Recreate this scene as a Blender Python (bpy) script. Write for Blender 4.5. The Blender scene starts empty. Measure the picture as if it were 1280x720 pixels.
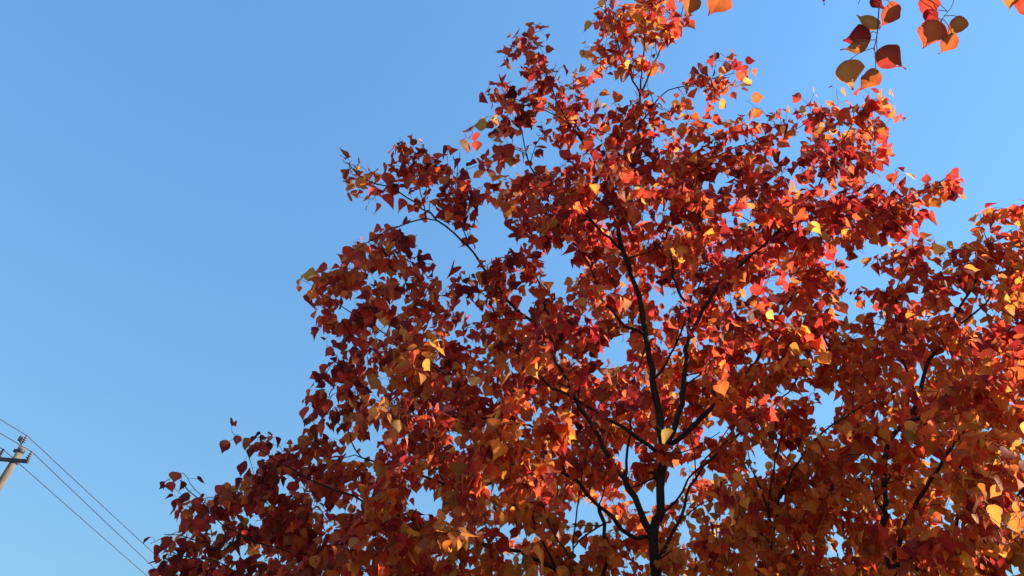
import bpy, math
import numpy as np
from mathutils import Vector, Matrix

# ------------------------------------------------------------------ camera, sky, sun, exposure
SC = bpy.context.scene
COL = SC.collection
PITCH = math.radians(40.0)
FPX = 985.0                                   # focal length in pixels of a 1280 px wide frame
CAM = np.array((0.0, 0.0, 1.6))
cam_data = bpy.data.cameras.new('camera')
cam = bpy.data.objects.new('camera', cam_data)
COL.objects.link(cam)
cam.location = CAM
cam.rotation_euler = (math.pi / 2 + PITCH, 0, 0)
cam_data.sensor_width = 36.0
cam_data.lens = FPX / 1280.0 * 36.0
cam_data.clip_start = 0.05
cam_data.clip_end = 5000.0
SC.camera = cam

SUN_AZ, SUN_EL = math.radians(87.0), math.radians(28.0)     # azimuth from +Y (view) towards +X (right)
world = bpy.data.worlds.new('World')
SC.world = world
world.use_nodes = True
wn, wl = world.node_tree.nodes, world.node_tree.links
bg = wn['Background']
sky = wn.new('ShaderNodeTexSky')
sky.sky_type = 'NISHITA'
sky.sun_disc = False
sky.sun_elevation = SUN_EL
sky.sun_rotation = SUN_AZ
sky.altitude = 50.0
sky.air_density = 3.2
sky.dust_density = 0.1
sky.ozone_density = 10.0
tint = wn.new('ShaderNodeMix')                 # the camera's white balance on the clear sky
tint.data_type = 'RGBA'
tint.blend_type = 'MULTIPLY'
tint.inputs['Factor'].default_value = 1.0
tint.inputs[7].default_value = (0.475, 0.70, 1.0, 1)
soft = wn.new('ShaderNodeGamma')                # gentler contrast across the clear sky
soft.inputs['Gamma'].default_value = 0.7
wl.new(sky.outputs['Color'], soft.inputs['Color'])
wl.new(soft.outputs['Color'], tint.inputs[6])
wl.new(tint.outputs[2], bg.inputs['Color'])
bg.inputs['Strength'].default_value = 0.135

sun_data = bpy.data.lights.new('sun', 'SUN')
sun_data.energy = 3.5
sun_data.angle = math.radians(0.5)
sun_data.color = (1.0, 0.89, 0.74)
sun = bpy.data.objects.new('sun', sun_data)
COL.objects.link(sun)
SUN_DIR = Vector((math.sin(SUN_AZ) * math.cos(SUN_EL), math.cos(SUN_AZ) * math.cos(SUN_EL), math.sin(SUN_EL)))
sun.rotation_euler = SUN_DIR.to_track_quat('Z', 'Y').to_euler()
sun.location = (12, 4, 14)

vs = SC.view_settings
vs.view_transform = 'Standard'
vs.look = 'None'
vs.exposure = 1.53
vs.gamma = 1.0
vs.use_curve_mapping = False
SC.cycles.max_bounces = 10
SC.cycles.transmission_bounces = 6
SC.cycles.diffuse_bounces = 5

# ------------------------------------------------------------------ helpers
CP, SP = math.cos(PITCH), math.sin(PITCH)


def at(px, py, Y):
    """world point seen at pixel (px, py) of the 1280x720 photograph, Y metres ahead"""
    r, u = px - 640.0, 360.0 - py
    d = np.array((r, FPX * CP - u * SP, FPX * SP + u * CP))
    return CAM + d * (Y / d[1])


def project(P):
    q = np.asarray(P) - CAM
    depth = q[..., 1] * CP + q[..., 2] * SP
    up = -q[..., 1] * SP + q[..., 2] * CP
    return 640 + FPX * q[..., 0] / depth, 360 - FPX * up / depth


def nrm(v):
    v = np.asarray(v, float)
    n = np.linalg.norm(v, axis=-1, keepdims=True)
    return v / np.maximum(n, 1e-9)


def tag(o, label=None, cat=None, group=None, kind=None):
    if label: o['label'] = label
    if cat: o['category'] = cat
    if group: o['group'] = group
    if kind: o['kind'] = kind
    return o


def empty(name, loc):
    o = bpy.data.objects.new(name, None)
    COL.objects.link(o)
    o.location = loc
    o.empty_display_size = 0.2
    return o


def link_mesh(name, verts, faces, mats, parent=None, smooth=True, mat_idx=None):
    me = bpy.data.meshes.new(name)
    off = np.zeros(3)
    if parent is not None:
        off = np.array(parent.matrix_basis.translation)
        p = parent.parent
        while p is not None:
            off = off + np.array(p.matrix_basis.translation)
            p = p.parent
    verts = np.asarray(verts, float) - off
    me.from_pydata(verts.tolist(), [], faces)
    for m in (mats if isinstance(mats, (list, tuple)) else [mats]):
        me.materials.append(m)
    if smooth:
        me.polygons.foreach_set('use_smooth', np.ones(len(me.polygons), bool))
    if mat_idx is not None:
        me.polygons.foreach_set('material_index', np.asarray(mat_idx, dtype=np.int32))
    me.update()
    o = bpy.data.objects.new(name, me)
    COL.objects.link(o)
    o.parent = parent
    return o


class MB:
    """collects tubes, boxes and lathes for one mesh"""
    def __init__(s):
        s.v, s.f, s.mi = [], [], []

    def add(s, verts, faces, mi=0):
        b = len(s.v)
        s.v.extend([tuple(map(float, p)) for p in verts])
        s.f.extend([tuple(i + b for i in f) for f in faces])
        s.mi.extend([mi] * len(faces))

    def tube(s, pts, rad, sides=6, mi=0, cap=True, rng=None, knobbly=0.0):
        pts = np.asarray(pts, float)
        n = len(pts)
        rad = np.broadcast_to(np.asarray(rad, float), (n,))
        tan = nrm(np.gradient(pts, axis=0))
        ref = np.array((0.31, 0.87, 0.38))
        a = np.cross(tan[0], ref)
        if np.linalg.norm(a) < 0.1:
            a = np.cross(tan[0], (1, 0, 0))
        a = nrm(a)
        V = []
        ang = np.arange(sides) * 2 * math.pi / sides
        for i in range(n):
            a = nrm(a - tan[i] * np.dot(a, tan[i]))
            b = np.cross(tan[i], a)
            k = np.ones(sides)
            if knobbly and rng is not None:
                k = 1 + rng.normal(0, knobbly, sides)
            V.append(pts[i] + (np.outer(np.cos(ang) * k, a) + np.outer(np.sin(ang) * k, b)) * rad[i])
        V = np.concatenate(V)
        F = []
        for i in range(n - 1):
            for j in range(sides):
                k2 = (j + 1) % sides
                F.append((i * sides + j, i * sides + k2, (i + 1) * sides + k2, (i + 1) * sides + j))
        if cap:
            F.append(tuple(range(sides - 1, -1, -1)))
            F.append(tuple((n - 1) * sides + j for j in range(sides)))
        s.add(V, F, mi)

    def lathe(s, profile, origin, axis, sides=16, mi=0):
        axis = nrm(axis)
        a = nrm(np.cross(axis, (0.2, 0.95, 0.1)))
        b = np.cross(axis, a)
        V, F = [], []
        for r, h in profile:
            for j in range(sides):
                t = 2 * math.pi * j / sides
                V.append(np.asarray(origin) + axis * h + (a * math.cos(t) + b * math.sin(t)) * r)
        n = len(profile)
        for i in range(n - 1):
            for j in range(sides):
                k = (j + 1) % sides
                F.append((i * sides + j, i * sides + k, (i + 1) * sides + k, (i + 1) * sides + j))
        F.append(tuple(range(sides - 1, -1, -1)))
        F.append(tuple((n - 1) * sides + j for j in range(sides)))
        s.add(V, F, mi)

    def box(s, centre, ax, ay, az, hx, hy, hz, mi=0, bev=0.0):
        c = np.asarray(centre, float)
        ax, ay, az = nrm(ax), nrm(ay), nrm(az)
        # a box with its long edges chamfered
        b = min(bev, hy * .8, hz * .8)
        prof = [(-hy + b, -hz), (hy - b, -hz), (hy, -hz + b), (hy, hz - b), (hy - b, hz), (-hy + b, hz), (-hy, hz - b), (-hy, -hz + b)] if b > 0 else \
               [(-hy, -hz), (hy, -hz), (hy, hz), (-hy, hz)]
        m = len(prof)
        V = [c + ax * sx * hx + ay * p + az * q for sx in (-1, 1) for p, q in prof]
        F = [(j, (j + 1) % m, m + (j + 1) % m, m + j) for j in range(m)]
        F += [tuple(range(m - 1, -1, -1)), tuple(range(m, 2 * m))]
        s.add(V, F, mi)

    def build(s, name, mats, parent=None, smooth=True):
        return link_mesh(name, s.v, s.f, mats, parent, smooth, s.mi)


# ------------------------------------------------------------------ materials
def new_mat(name):
    m = bpy.data.materials.new(name)
    m.use_nodes = True
    nt = m.node_tree
    nt.nodes.clear()
    out = nt.nodes.new('ShaderNodeOutputMaterial')
    return m, nt.nodes, nt.links, out


def ramp(nodes, stops):
    r = nodes.new('ShaderNodeValToRGB')
    e = r.color_ramp.elements
    while len(e) < len(stops):
        e.new(0.5)
    for el, (p, c) in zip(e, stops):
        el.position = p
        el.color = (*c, 1)
    return r


def noise_mat(name, stops, scale, rough=0.8, detail=6, bump=0.0, stretch=None, spec=0.3, metal=0.0):
    m, N, L, out = new_mat(name)
    tc = N.new('ShaderNodeTexCoord')
    mp = N.new('ShaderNodeMapping')
    if stretch: mp.inputs['Scale'].default_value = stretch
    L.new(tc.outputs['Object'], mp.inputs['Vector'])
    nz = N.new('ShaderNodeTexNoise')
    nz.inputs['Scale'].default_value = scale
    nz.inputs['Detail'].default_value = detail
    nz.inputs['Roughness'].default_value = 0.65
    L.new(mp.outputs['Vector'], nz.inputs['Vector'])
    r = ramp(N, stops)
    L.new(nz.outputs['Fac'], r.inputs['Fac'])
    b = N.new('ShaderNodeBsdfPrincipled')
    L.new(r.outputs['Color'], b.inputs['Base Color'])
    b.inputs['Roughness'].default_value = rough
    b.inputs['Metallic'].default_value = metal
    b.inputs['Specular IOR Level'].default_value = spec
    if bump:
        bp = N.new('ShaderNodeBump')
        bp.inputs['Strength'].default_value = bump
        bp.inputs['Distance'].default_value = 0.01
        L.new(nz.outputs['Fac'], bp.inputs['Height'])
        L.new(bp.outputs['Normal'], b.inputs['Normal'])
    L.new(b.outputs['BSDF'], out.inputs['Surface'])
    return m


def leaf_material(name, rough=0.6):
    """autumn leaf: red upper side, paler tawny underside, translucent; the leaf's own tone in the attribute 'tone'"""
    m, N, L, out = new_mat(name)
    at_ = N.new('ShaderNodeAttribute')
    at_.attribute_name = 'tone'
    sep = N.new('ShaderNodeSeparateColor')
    L.new(at_.outputs['Color'], sep.inputs['Color'])       # R tone, G value, B mottling seed
    geo = N.new('ShaderNodeNewGeometry')
    tc = N.new('ShaderNodeTexCoord')
    nz = N.new('ShaderNodeTexNoise')
    nz.inputs['Scale'].default_value = 38.0
    nz.inputs['Detail'].default_value = 5.0
    L.new(tc.outputs['Object'], nz.inputs['Vector'])
    # tone +- mottling
    ms = N.new('ShaderNodeMath'); ms.operation = 'SUBTRACT'; ms.inputs[1].default_value = 0.5
    L.new(nz.outputs['Fac'], ms.inputs[0])
    ma = N.new('ShaderNodeMath'); ma.operation = 'MULTIPLY_ADD'; ma.inputs[1].default_value = 0.34
    ed = N.new('ShaderNodeMath'); ed.operation = 'MULTIPLY_ADD'; ed.inputs[1].default_value = -0.10
    L.new(sep.outputs['Blue'], ed.inputs[0]); L.new(sep.outputs['Red'], ed.inputs[2])   # redder towards the margin
    L.new(ms.outputs[0], ma.inputs[0]); L.new(ed.outputs[0], ma.inputs[2])
    front = ramp(N, [(0.0, (0.085, 0.012, 0.022)), (0.25, (0.26, 0.015, 0.020)), (0.5, (0.48, 0.036, 0.016)),
                     (0.7, (0.58, 0.100, 0.016)), (0.87, (0.66, 0.21, 0.026)), (1.0, (0.72, 0.40, 0.07))])
    back = ramp(N, [(0.0, (0.15, 0.042, 0.036)), (0.25, (0.30, 0.080, 0.042)), (0.5, (0.42, 0.130, 0.052)),
                    (0.7, (0.48, 0.185, 0.064)), (0.87, (0.54, 0.26, 0.095)), (1.0, (0.64, 0.45, 0.17))])
    thru = ramp(N, [(0.0, (0.26, 0.016, 0.022)), (0.25, (0.60, 0.042, 0.036)), (0.5, (0.86, 0.115, 0.048)),
                    (0.7, (0.90, 0.24, 0.048)), (0.87, (0.92, 0.40, 0.065)), (1.0, (0.94, 0.60, 0.13))])
    for r in (front, back, thru):
        L.new(ma.outputs[0], r.inputs['Fac'])
    side = N.new('ShaderNodeMix'); side.data_type = 'RGBA'
    L.new(geo.outputs['Backfacing'], side.inputs['Factor'])
    L.new(front.outputs['Color'], side.inputs[6]); L.new(back.outputs['Color'], side.inputs[7])
    # veins: midrib and side ribs, lighter
    uv = N.new('ShaderNodeUVMap'); uv.uv_map = 'leaf_uv'
    sx = N.new('ShaderNodeSeparateXYZ'); L.new(uv.outputs['UV'], sx.inputs['Vector'])
    au = N.new('ShaderNodeMath'); au.operation = 'ABSOLUTE'; L.new(sx.outputs['X'], au.inputs[0])
    mid = N.new('ShaderNodeMapRange'); mid.inputs['From Min'].default_value = 0.0; mid.inputs['From Max'].default_value = 0.035
    mid.inputs['To Min'].default_value = 1.0; mid.inputs['To Max'].default_value = 0.0
    L.new(au.outputs[0], mid.inputs['Value'])
    dv = N.new('ShaderNodeMath'); dv.operation = 'MULTIPLY_ADD'; dv.inputs[1].default_value = -0.75
    L.new(au.outputs[0], dv.inputs[0]); L.new(sx.outputs['Y'], dv.inputs[2])
    pp = N.new('ShaderNodeMath'); pp.operation = 'PINGPONG'; pp.inputs[1].default_value = 0.065
    L.new(dv.outputs[0], pp.inputs[0])
    rib = N.new('ShaderNodeMapRange'); rib.inputs['From Min'].default_value = 0.0; rib.inputs['From Max'].default_value = 0.012
    rib.inputs['To Min'].default_value = 0.45; rib.inputs['To Max'].default_value = 0.0
    L.new(pp.outputs[0], rib.inputs['Value'])
    mx = N.new('ShaderNodeMath'); mx.operation = 'MAXIMUM'
    L.new(mid.outputs[0], mx.inputs[0]); L.new(rib.outputs[0], mx.inputs[1])
    vf = N.new('ShaderNodeMath'); vf.operation = 'MULTIPLY'; vf.inputs[1].default_value = 0.30
    L.new(mx.outputs[0], vf.inputs[0])
    vein = N.new('ShaderNodeMix'); vein.data_type = 'RGBA'
    L.new(vf.outputs[0], vein.inputs['Factor'])
    L.new(side.outputs[2], vein.inputs[6]); vein.inputs[7].default_value = (0.50, 0.20, 0.07, 1)
    hs = N.new('ShaderNodeHueSaturation')
    L.new(vein.outputs[2], hs.inputs['Color']); L.new(sep.outputs['Green'], hs.inputs['Value'])
    # small brown specks
    sp = N.new('ShaderNodeTexNoise'); sp.inputs['Scale'].default_value = 210.0; sp.inputs['Detail'].default_value = 2.0
    L.new(tc.outputs['Object'], sp.inputs['Vector'])
    spr = N.new('ShaderNodeMapRange'); spr.inputs['From Min'].default_value = 0.66; spr.inputs['From Max'].default_value = 0.74
    spr.inputs['To Max'].default_value = 0.55
    L.new(sp.outputs['Fac'], spr.inputs['Value'])
    spk = N.new('ShaderNodeMix'); spk.data_type = 'RGBA'
    L.new(spr.outputs[0], spk.inputs['Factor']); L.new(hs.outputs['Color'], spk.inputs[6])
    spk.inputs[7].default_value = (0.07, 0.025, 0.015, 1)
    # withered brown margins on some leaves
    em = N.new('ShaderNodeTexNoise'); em.inputs['Scale'].default_value = 14.0; em.inputs['Detail'].default_value = 4.0
    L.new(tc.outputs['Object'], em.inputs['Vector'])
    ea = N.new('ShaderNodeMath'); ea.operation = 'MULTIPLY'
    L.new(sep.outputs['Blue'], ea.inputs[0]); L.new(em.outputs['Fac'], ea.inputs[1])
    er = N.new('ShaderNodeMapRange'); er.inputs['From Min'].default_value = 0.50; er.inputs['From Max'].default_value = 0.60; er.inputs['To Max'].default_value = 0.7
    L.new(ea.outputs[0], er.inputs['Value'])
    wm = N.new('ShaderNodeMix'); wm.data_type = 'RGBA'
    L.new(er.outputs[0], wm.inputs['Factor']); L.new(spk.outputs[2], wm.inputs[6])
    wm.inputs[7].default_value = (0.11, 0.050, 0.025, 1)
    b = N.new('ShaderNodeBsdfPrincipled')
    L.new(wm.outputs[2], b.inputs['Base Color'])
    b.inputs['Roughness'].default_value = rough
    b.inputs['Specular IOR Level'].default_value = 0.18
    bp = N.new('ShaderNodeBump'); bp.inputs['Strength'].default_value = 0.25; bp.inputs['Distance'].default_value = 0.002
    L.new(mx.outputs[0], bp.inputs['Height']); L.new(bp.outputs['Normal'], b.inputs['Normal'])
    tr = N.new('ShaderNodeBsdfTranslucent')
    ht = N.new('ShaderNodeHueSaturation')
    L.new(thru.outputs['Color'], ht.inputs['Color']); L.new(sep.outputs['Green'], ht.inputs['Value'])
    L.new(ht.outputs['Color'], tr.inputs['Color'])
    mix = N.new('ShaderNodeMixShader'); mix.inputs['Fac'].default_value = 0.58
    L.new(b.outputs['BSDF'], mix.inputs[1]); L.new(tr.outputs['BSDF'], mix.inputs[2])
    L.new(mix.outputs['Shader'], out.inputs['Surface'])
    return m


M_LEAF = leaf_material('autumn_leaf')
M_BARK = noise_mat('bark', [(0.3, (0.012, 0.009, 0.008)), (0.55, (0.026, 0.019, 0.015)), (0.75, (0.055, 0.042, 0.033))], 60, 0.9, 8, 0.6, (1, 1, 0.25))
M_TWIG = noise_mat('twig_bark', [(0.3, (0.014, 0.009, 0.008)), (0.7, (0.040, 0.024, 0.018))], 90, 0.8)
M_STALK = noise_mat('leaf_stalk', [(0.35, (0.22, 0.035, 0.020)), (0.7, (0.36, 0.13, 0.045))], 20, 0.6)
M_CONC = noise_mat('pole_concrete', [(0.25, (0.10, 0.075, 0.052)), (0.5, (0.17, 0.130, 0.095)), (0.75, (0.25, 0.20, 0.15))], 9, 0.9, 9, 0.5, (1, 1, 0.35))
M_STEEL = noise_mat('weathered_steel', [(0.3, (0.035, 0.036, 0.045)), (0.7, (0.075, 0.075, 0.09))], 14, 0.6, 5, 0.2, None, 0.4, 0.3)
M_GALV = noise_mat('dull_galvanised_steel', [(0.3, (0.10, 0.10, 0.11)), (0.7, (0.20, 0.20, 0.22))], 20, 0.5, 5, 0.1, None, 0.5, 0.6)
M_PORC = noise_mat('brown_porcelain', [(0.3, (0.12, 0.075, 0.085)), (0.7, (0.22, 0.14, 0.16))], 12, 0.25, 3, 0.0, None, 0.5)
M_WIRE = noise_mat('wire', [(0.3, (0.03, 0.035, 0.045)), (0.7, (0.06, 0.065, 0.08))], 4, 0.6)
M_GROUND = noise_mat('dry_grass_and_fallen_leaves', [(0.25, (0.12, 0.10, 0.045)), (0.45, (0.20, 0.155, 0.08)), (0.58, (0.25, 0.17, 0.09)), (0.75, (0.30, 0.11, 0.04))], 3.2, 0.95, 12, 0.8)

# ------------------------------------------------------------------ ground (below the frame; trees and pole stand on it)
nG = 40
xs = np.concatenate([-np.geomspace(3000, 1.5, nG), [0], np.geomspace(1.5, 3000, nG)])
gv, gf = [], []
for j, y in enumerate(xs):
    for i, x in enumerate(xs):
        gv.append((x, y, 0.04 * math.sin(x * 0.7) * math.sin(y * 0.55 + 1) if abs(x) < 60 and abs(y) < 60 else 0.0))
W = len(xs)
gf = [(j * W + i, j * W + i + 1, (j + 1) * W + i + 1, (j + 1) * W + i) for j in range(W - 1) for i in range(W - 1)]
tag(link_mesh('ground', gv, gf, M_GROUND), 'leaf strewn grass the trees and the pole stand on', None, None, 'structure')

# ------------------------------------------------------------------ utility pole and wires
def utility_pole():
    Y0 = 14.0
    top, low = at(29, 559, Y0), at(-1, 607, Y0)
    ax = nrm(top - low)
    base = top - ax * (top[2] / ax[2])
    t = empty('utility_pole', base)
    tag(t, 'weathered concrete power pole with dark steel crossarm and insulators at the left edge', 'utility pole')
    Lp = np.linalg.norm(top - base)
    ts = np.linspace(0, 1, 14)
    m = MB()
    m.tube([base + ax * Lp * s for s in ts], [0.125 - 0.062 * s for s in ts], 20)
    m.build('post', M_CONC, t)
    xdir = nrm(np.array((1.0, -0.10, 0.02)))
    xdir = nrm(xdir - ax * np.dot(xdir, ax) * 0.85)
    ydir = nrm(np.cross(ax, xdir))
    # crossarm in front of the post
    ca = top - ax * 0.34 - ydir * 0.102
    m = MB()
    m.box(ca - xdir * 0.33, xdir, ydir, ax, 0.72, 0.026, 0.036, bev=0.006)
    arm = m.build('crossarm', M_STEEL, t, smooth=False)
    m = MB()                                   # U-bolt clamp round the post
    ring = [ca + ax * 0.0 + ydir * (0.102 + 0.085 * math.cos(q)) + xdir * 0.085 * math.sin(q) for q in np.linspace(-2.4, 2.4, 18)]
    m.tube(ring, 0.009, 8)
    m.build('clamp', M_GALV, t)
    # head band and bracket
    m = MB()
    m.lathe([(0.068, -0.13), (0.074, -0.126), (0.074, -0.06), (0.066, -0.056)], top, ax, 20)
    m.box(top - ax * 0.09 - xdir * 0.10, xdir, ydir, ax, 0.04, 0.03, 0.03, bev=0.005)
    m.build('head_band', M_STEEL, t)
    m = MB()
    m.tube([top - ax * 0.12 - xdir * 0.02 - ydir * 0.072, top + ax * 0.0 - xdir * 0.02 - ydir * 0.074, top + ax * 0.05 - xdir * 0.02 - ydir * 0.072], 0.015, 8)
    m.tube([top + ax * 0.03 - xdir * 0.02 - ydir * .072, top + ax * 0.07 - xdir * 0.07 - ydir * 0.072, top + ax * 0.10 - xdir * 0.105 - ydir * 0.072], 0.010, 8)
    m.build('bracket', M_GALV, t)

    def insulator(foot, axis):
        axis = nrm(axis)
        mm = MB()
        mm.tube([foot - axis * 0.03, foot + axis * 0.06], 0.012, 8, 1)
        prof = [(0.016, 0.02)]
        for k in range(3):
            h = 0.035 + k * 0.042
            prof += [(0.018, h), (0.047 - 0.006 * k, h + 0.005), (0.045 - 0.006 * k, h + 0.011), (0.020, h + 0.024)]
        prof += [(0.020, 0.160), (0.025, 0.165), (0.018, 0.173), (0.023, 0.180), (0.013, 0.192)]
        mm.lathe(prof, foot, axis, 16)
        mm.build('insulator', [M_PORC, M_GALV], t)
        return foot + axis * 0.178
    w = []
    w.append(insulator(top + ax * 0.04 - xdir * 0.01 - ydir * 0.072, ax + xdir * 0.05))
    w.append(insulator(ca + xdir * 0.335 + ax * 0.03, ax + xdir * 0.03))
    w.append(insulator(ca - xdir * 0.30 + ax * 0.03, ax + xdir * 0.03))
    # the pale cap leaning to the left on its hooked arm
    mm = MB()
    f0 = top + ax * 0.085 - xdir * 0.10 - ydir * 0.072
    mm.lathe([(0.015, 0), (0.036, 0.01), (0.040, 0.04), (0.037, 0.09), (0.026, 0.115), (0.009, 0.122)], f0, ax - xdir * 0.12, 16)
    mm.build('surge_arrester', M_GALV, t)
    return w


def wire(p, far, near, sag, label):
    pts = []
    for q in np.linspace(0, 1, 26)[::-1]:
        s = q
        pts.append(near + (p - near) * (1 - s) + np.array((0, 0, -sag[0] * 4 * s * (1 - s))))
    for q in np.linspace(0, 1, 40)[1:]:
        pts.append(p + (far - p) * q + np.array((0, 0, -sag[1] * 4 * q * (1 - q))))
    m = MB()
    m.tube(pts, 0.0075, 6)
    o = m.build('power_line', M_WIRE)
    tag(o, label, 'power line', 'power lines running over the pole')


tops = utility_pole()
for p, af, an, lab in (
        (tops[0], 5.8, 17.0, 'topmost thin dark power line, carried by the insulator on the pole top'),
        (tops[1], 4.4, 17.5, 'middle thin dark power line, carried by the insulator at the crossarm end'),
        (tops[2], 5.4, 15.0, 'lowest thin dark power line, passing behind the concrete pole below its crossarm')):
    af, an = math.radians(af), math.radians(an)
    far = p + np.array((math.sin(af), math.cos(af), 0.0)) * 48.0
    near = p - np.array((math.sin(an), math.cos(an), 0.0)) * 40.0
    wire(p, far, near, (0.25, 0.35), lab)

# ------------------------------------------------------------------ building added out of the frame, only to shade the lower crowns
M_PLASTER = noise_mat('pale_plaster', [(0.3, (0.48, 0.43, 0.36)), (0.7, (0.58, 0.53, 0.45))], 3, 0.9, 8, 0.2)
M_TILE = noise_mat('roof_tile', [(0.3, (0.10, 0.05, 0.04)), (0.7, (0.20, 0.10, 0.07))], 8, 0.85, 6, 0.4)
M_GLASS = noise_mat('window_glass', [(0.3, (0.02, 0.025, 0.03)), (0.7, (0.03, 0.035, 0.04))], 2, 0.08, 2, 0, None, 0.8)
M_FRAME = noise_mat('window_frame_paint', [(0.3, (0.60, 0.59, 0.56)), (0.7, (0.70, 0.69, 0.66))], 5, 0.5)


def shade_house(x0, x1, y0, y1, he, hr):
    h = empty('shade_house', (x0, y0, 0))
    tag(h, 'added unseen two storey building off to the right, shading the lower crowns', 'shade_house')
    ym = (y0 + y1) / 2
    xm = (x0 + x1) / 2
    X, Y, Z = np.eye(3)
    m = MB()
    m.add([(x0, y0, 0), (x1, y0, 0), (x1, y1, 0), (x0, y1, 0), (x0, y0, he), (x1, y0, he), (x1, y1, he), (x0, y1, he), (xm, y0, hr), (xm, y1, hr)],
          [(0, 1, 5, 8, 4), (1, 2, 6, 5), (2, 3, 7, 9, 6), (3, 0, 4, 7), (0, 3, 2, 1)])
    m.build('wall', M_PLASTER, h, smooth=False)
    m = MB()
    for sgn, xe in ((-1, x0), (1, x1)):
        a = nrm(np.array((xm - xe, 0, hr - he)))
        n_ = np.cross(a, Y) * (-1 if sgn > 0 else 1)
        L2 = np.hypot(xm - xe, hr - he) / 2 + 0.25
        n_ = n_ if n_[2] > 0 else -n_
        c = np.array(((xe + xm) / 2, ym, (he + hr) / 2)) - a * 0.25 + n_ * 0.09
        m.box(c, a, Y, n_, L2, (y1 - y0) / 2 + 0.4, 0.06)
    m.build('roof', M_TILE, h, smooth=False)
    for z in (1.5, 4.6):
        for yy in np.linspace(y0 + 1.6, y1 - 1.6, 4):
            m = MB()
            for d in (-1, 1):
                m.box((x0 - 0.03, yy + d * 0.62, z), Z, Y, X, 0.75, 0.04, 0.04)
                m.box((x0 - 0.028, yy, z + d * 0.72), Y, Z, X, 0.58, 0.035, 0.04)
            w = m.build('window', M_FRAME, h, smooth=False)
            m = MB()
            m.box((x0 - 0.012, yy, z), Y, Z, X, 0.575, 0.68, 0.008)
            m.build('pane', M_GLASS, w, smooth=False)


shade_house(11.5, 18.0, 3.0, 12.5, 7.6, 9.0)

# ------------------------------------------------------------------ leaves
ST = np.array((0.05, 0.17, 0.34, 0.52, 0.72, 0.88))
HW = np.array((0.25, 0.43, 0.50, 0.40, 0.17, 0.040))
K = 2 + 3 * len(ST)
TU = np.zeros(K); TV = np.zeros(K)
TV[1] = 1.0
for i, (s, h) in enumerate(zip(ST, HW)):
    TU[2 + 3 * i: 5 + 3 * i] = (-h, 0.0, h)
    TV[2 + 3 * i: 5 + 3 * i] = (s - (0.03 if i == 0 else 0.0), s, s - (0.03 if i == 0 else 0.0))
TE = (np.abs(TU) > 0.01).astype(float); TE[0] = 0.3; TE[1] = 1.0     # 1 on the margin, 0 on the midrib
TF = []
m0 = len(ST)
TF += [(0, 3, 2), (0, 4, 3)]
for i in range(m0 - 1):
    a, b = 2 + 3 * i, 5 + 3 * i
    TF += [(a, a + 1, b + 1, b), (a + 1, a + 2, b + 2, b + 1)]
a = 2 + 3 * (m0 - 1)
TF += [(a, a + 1, 1), (a + 1, a + 2, 1)]


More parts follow.
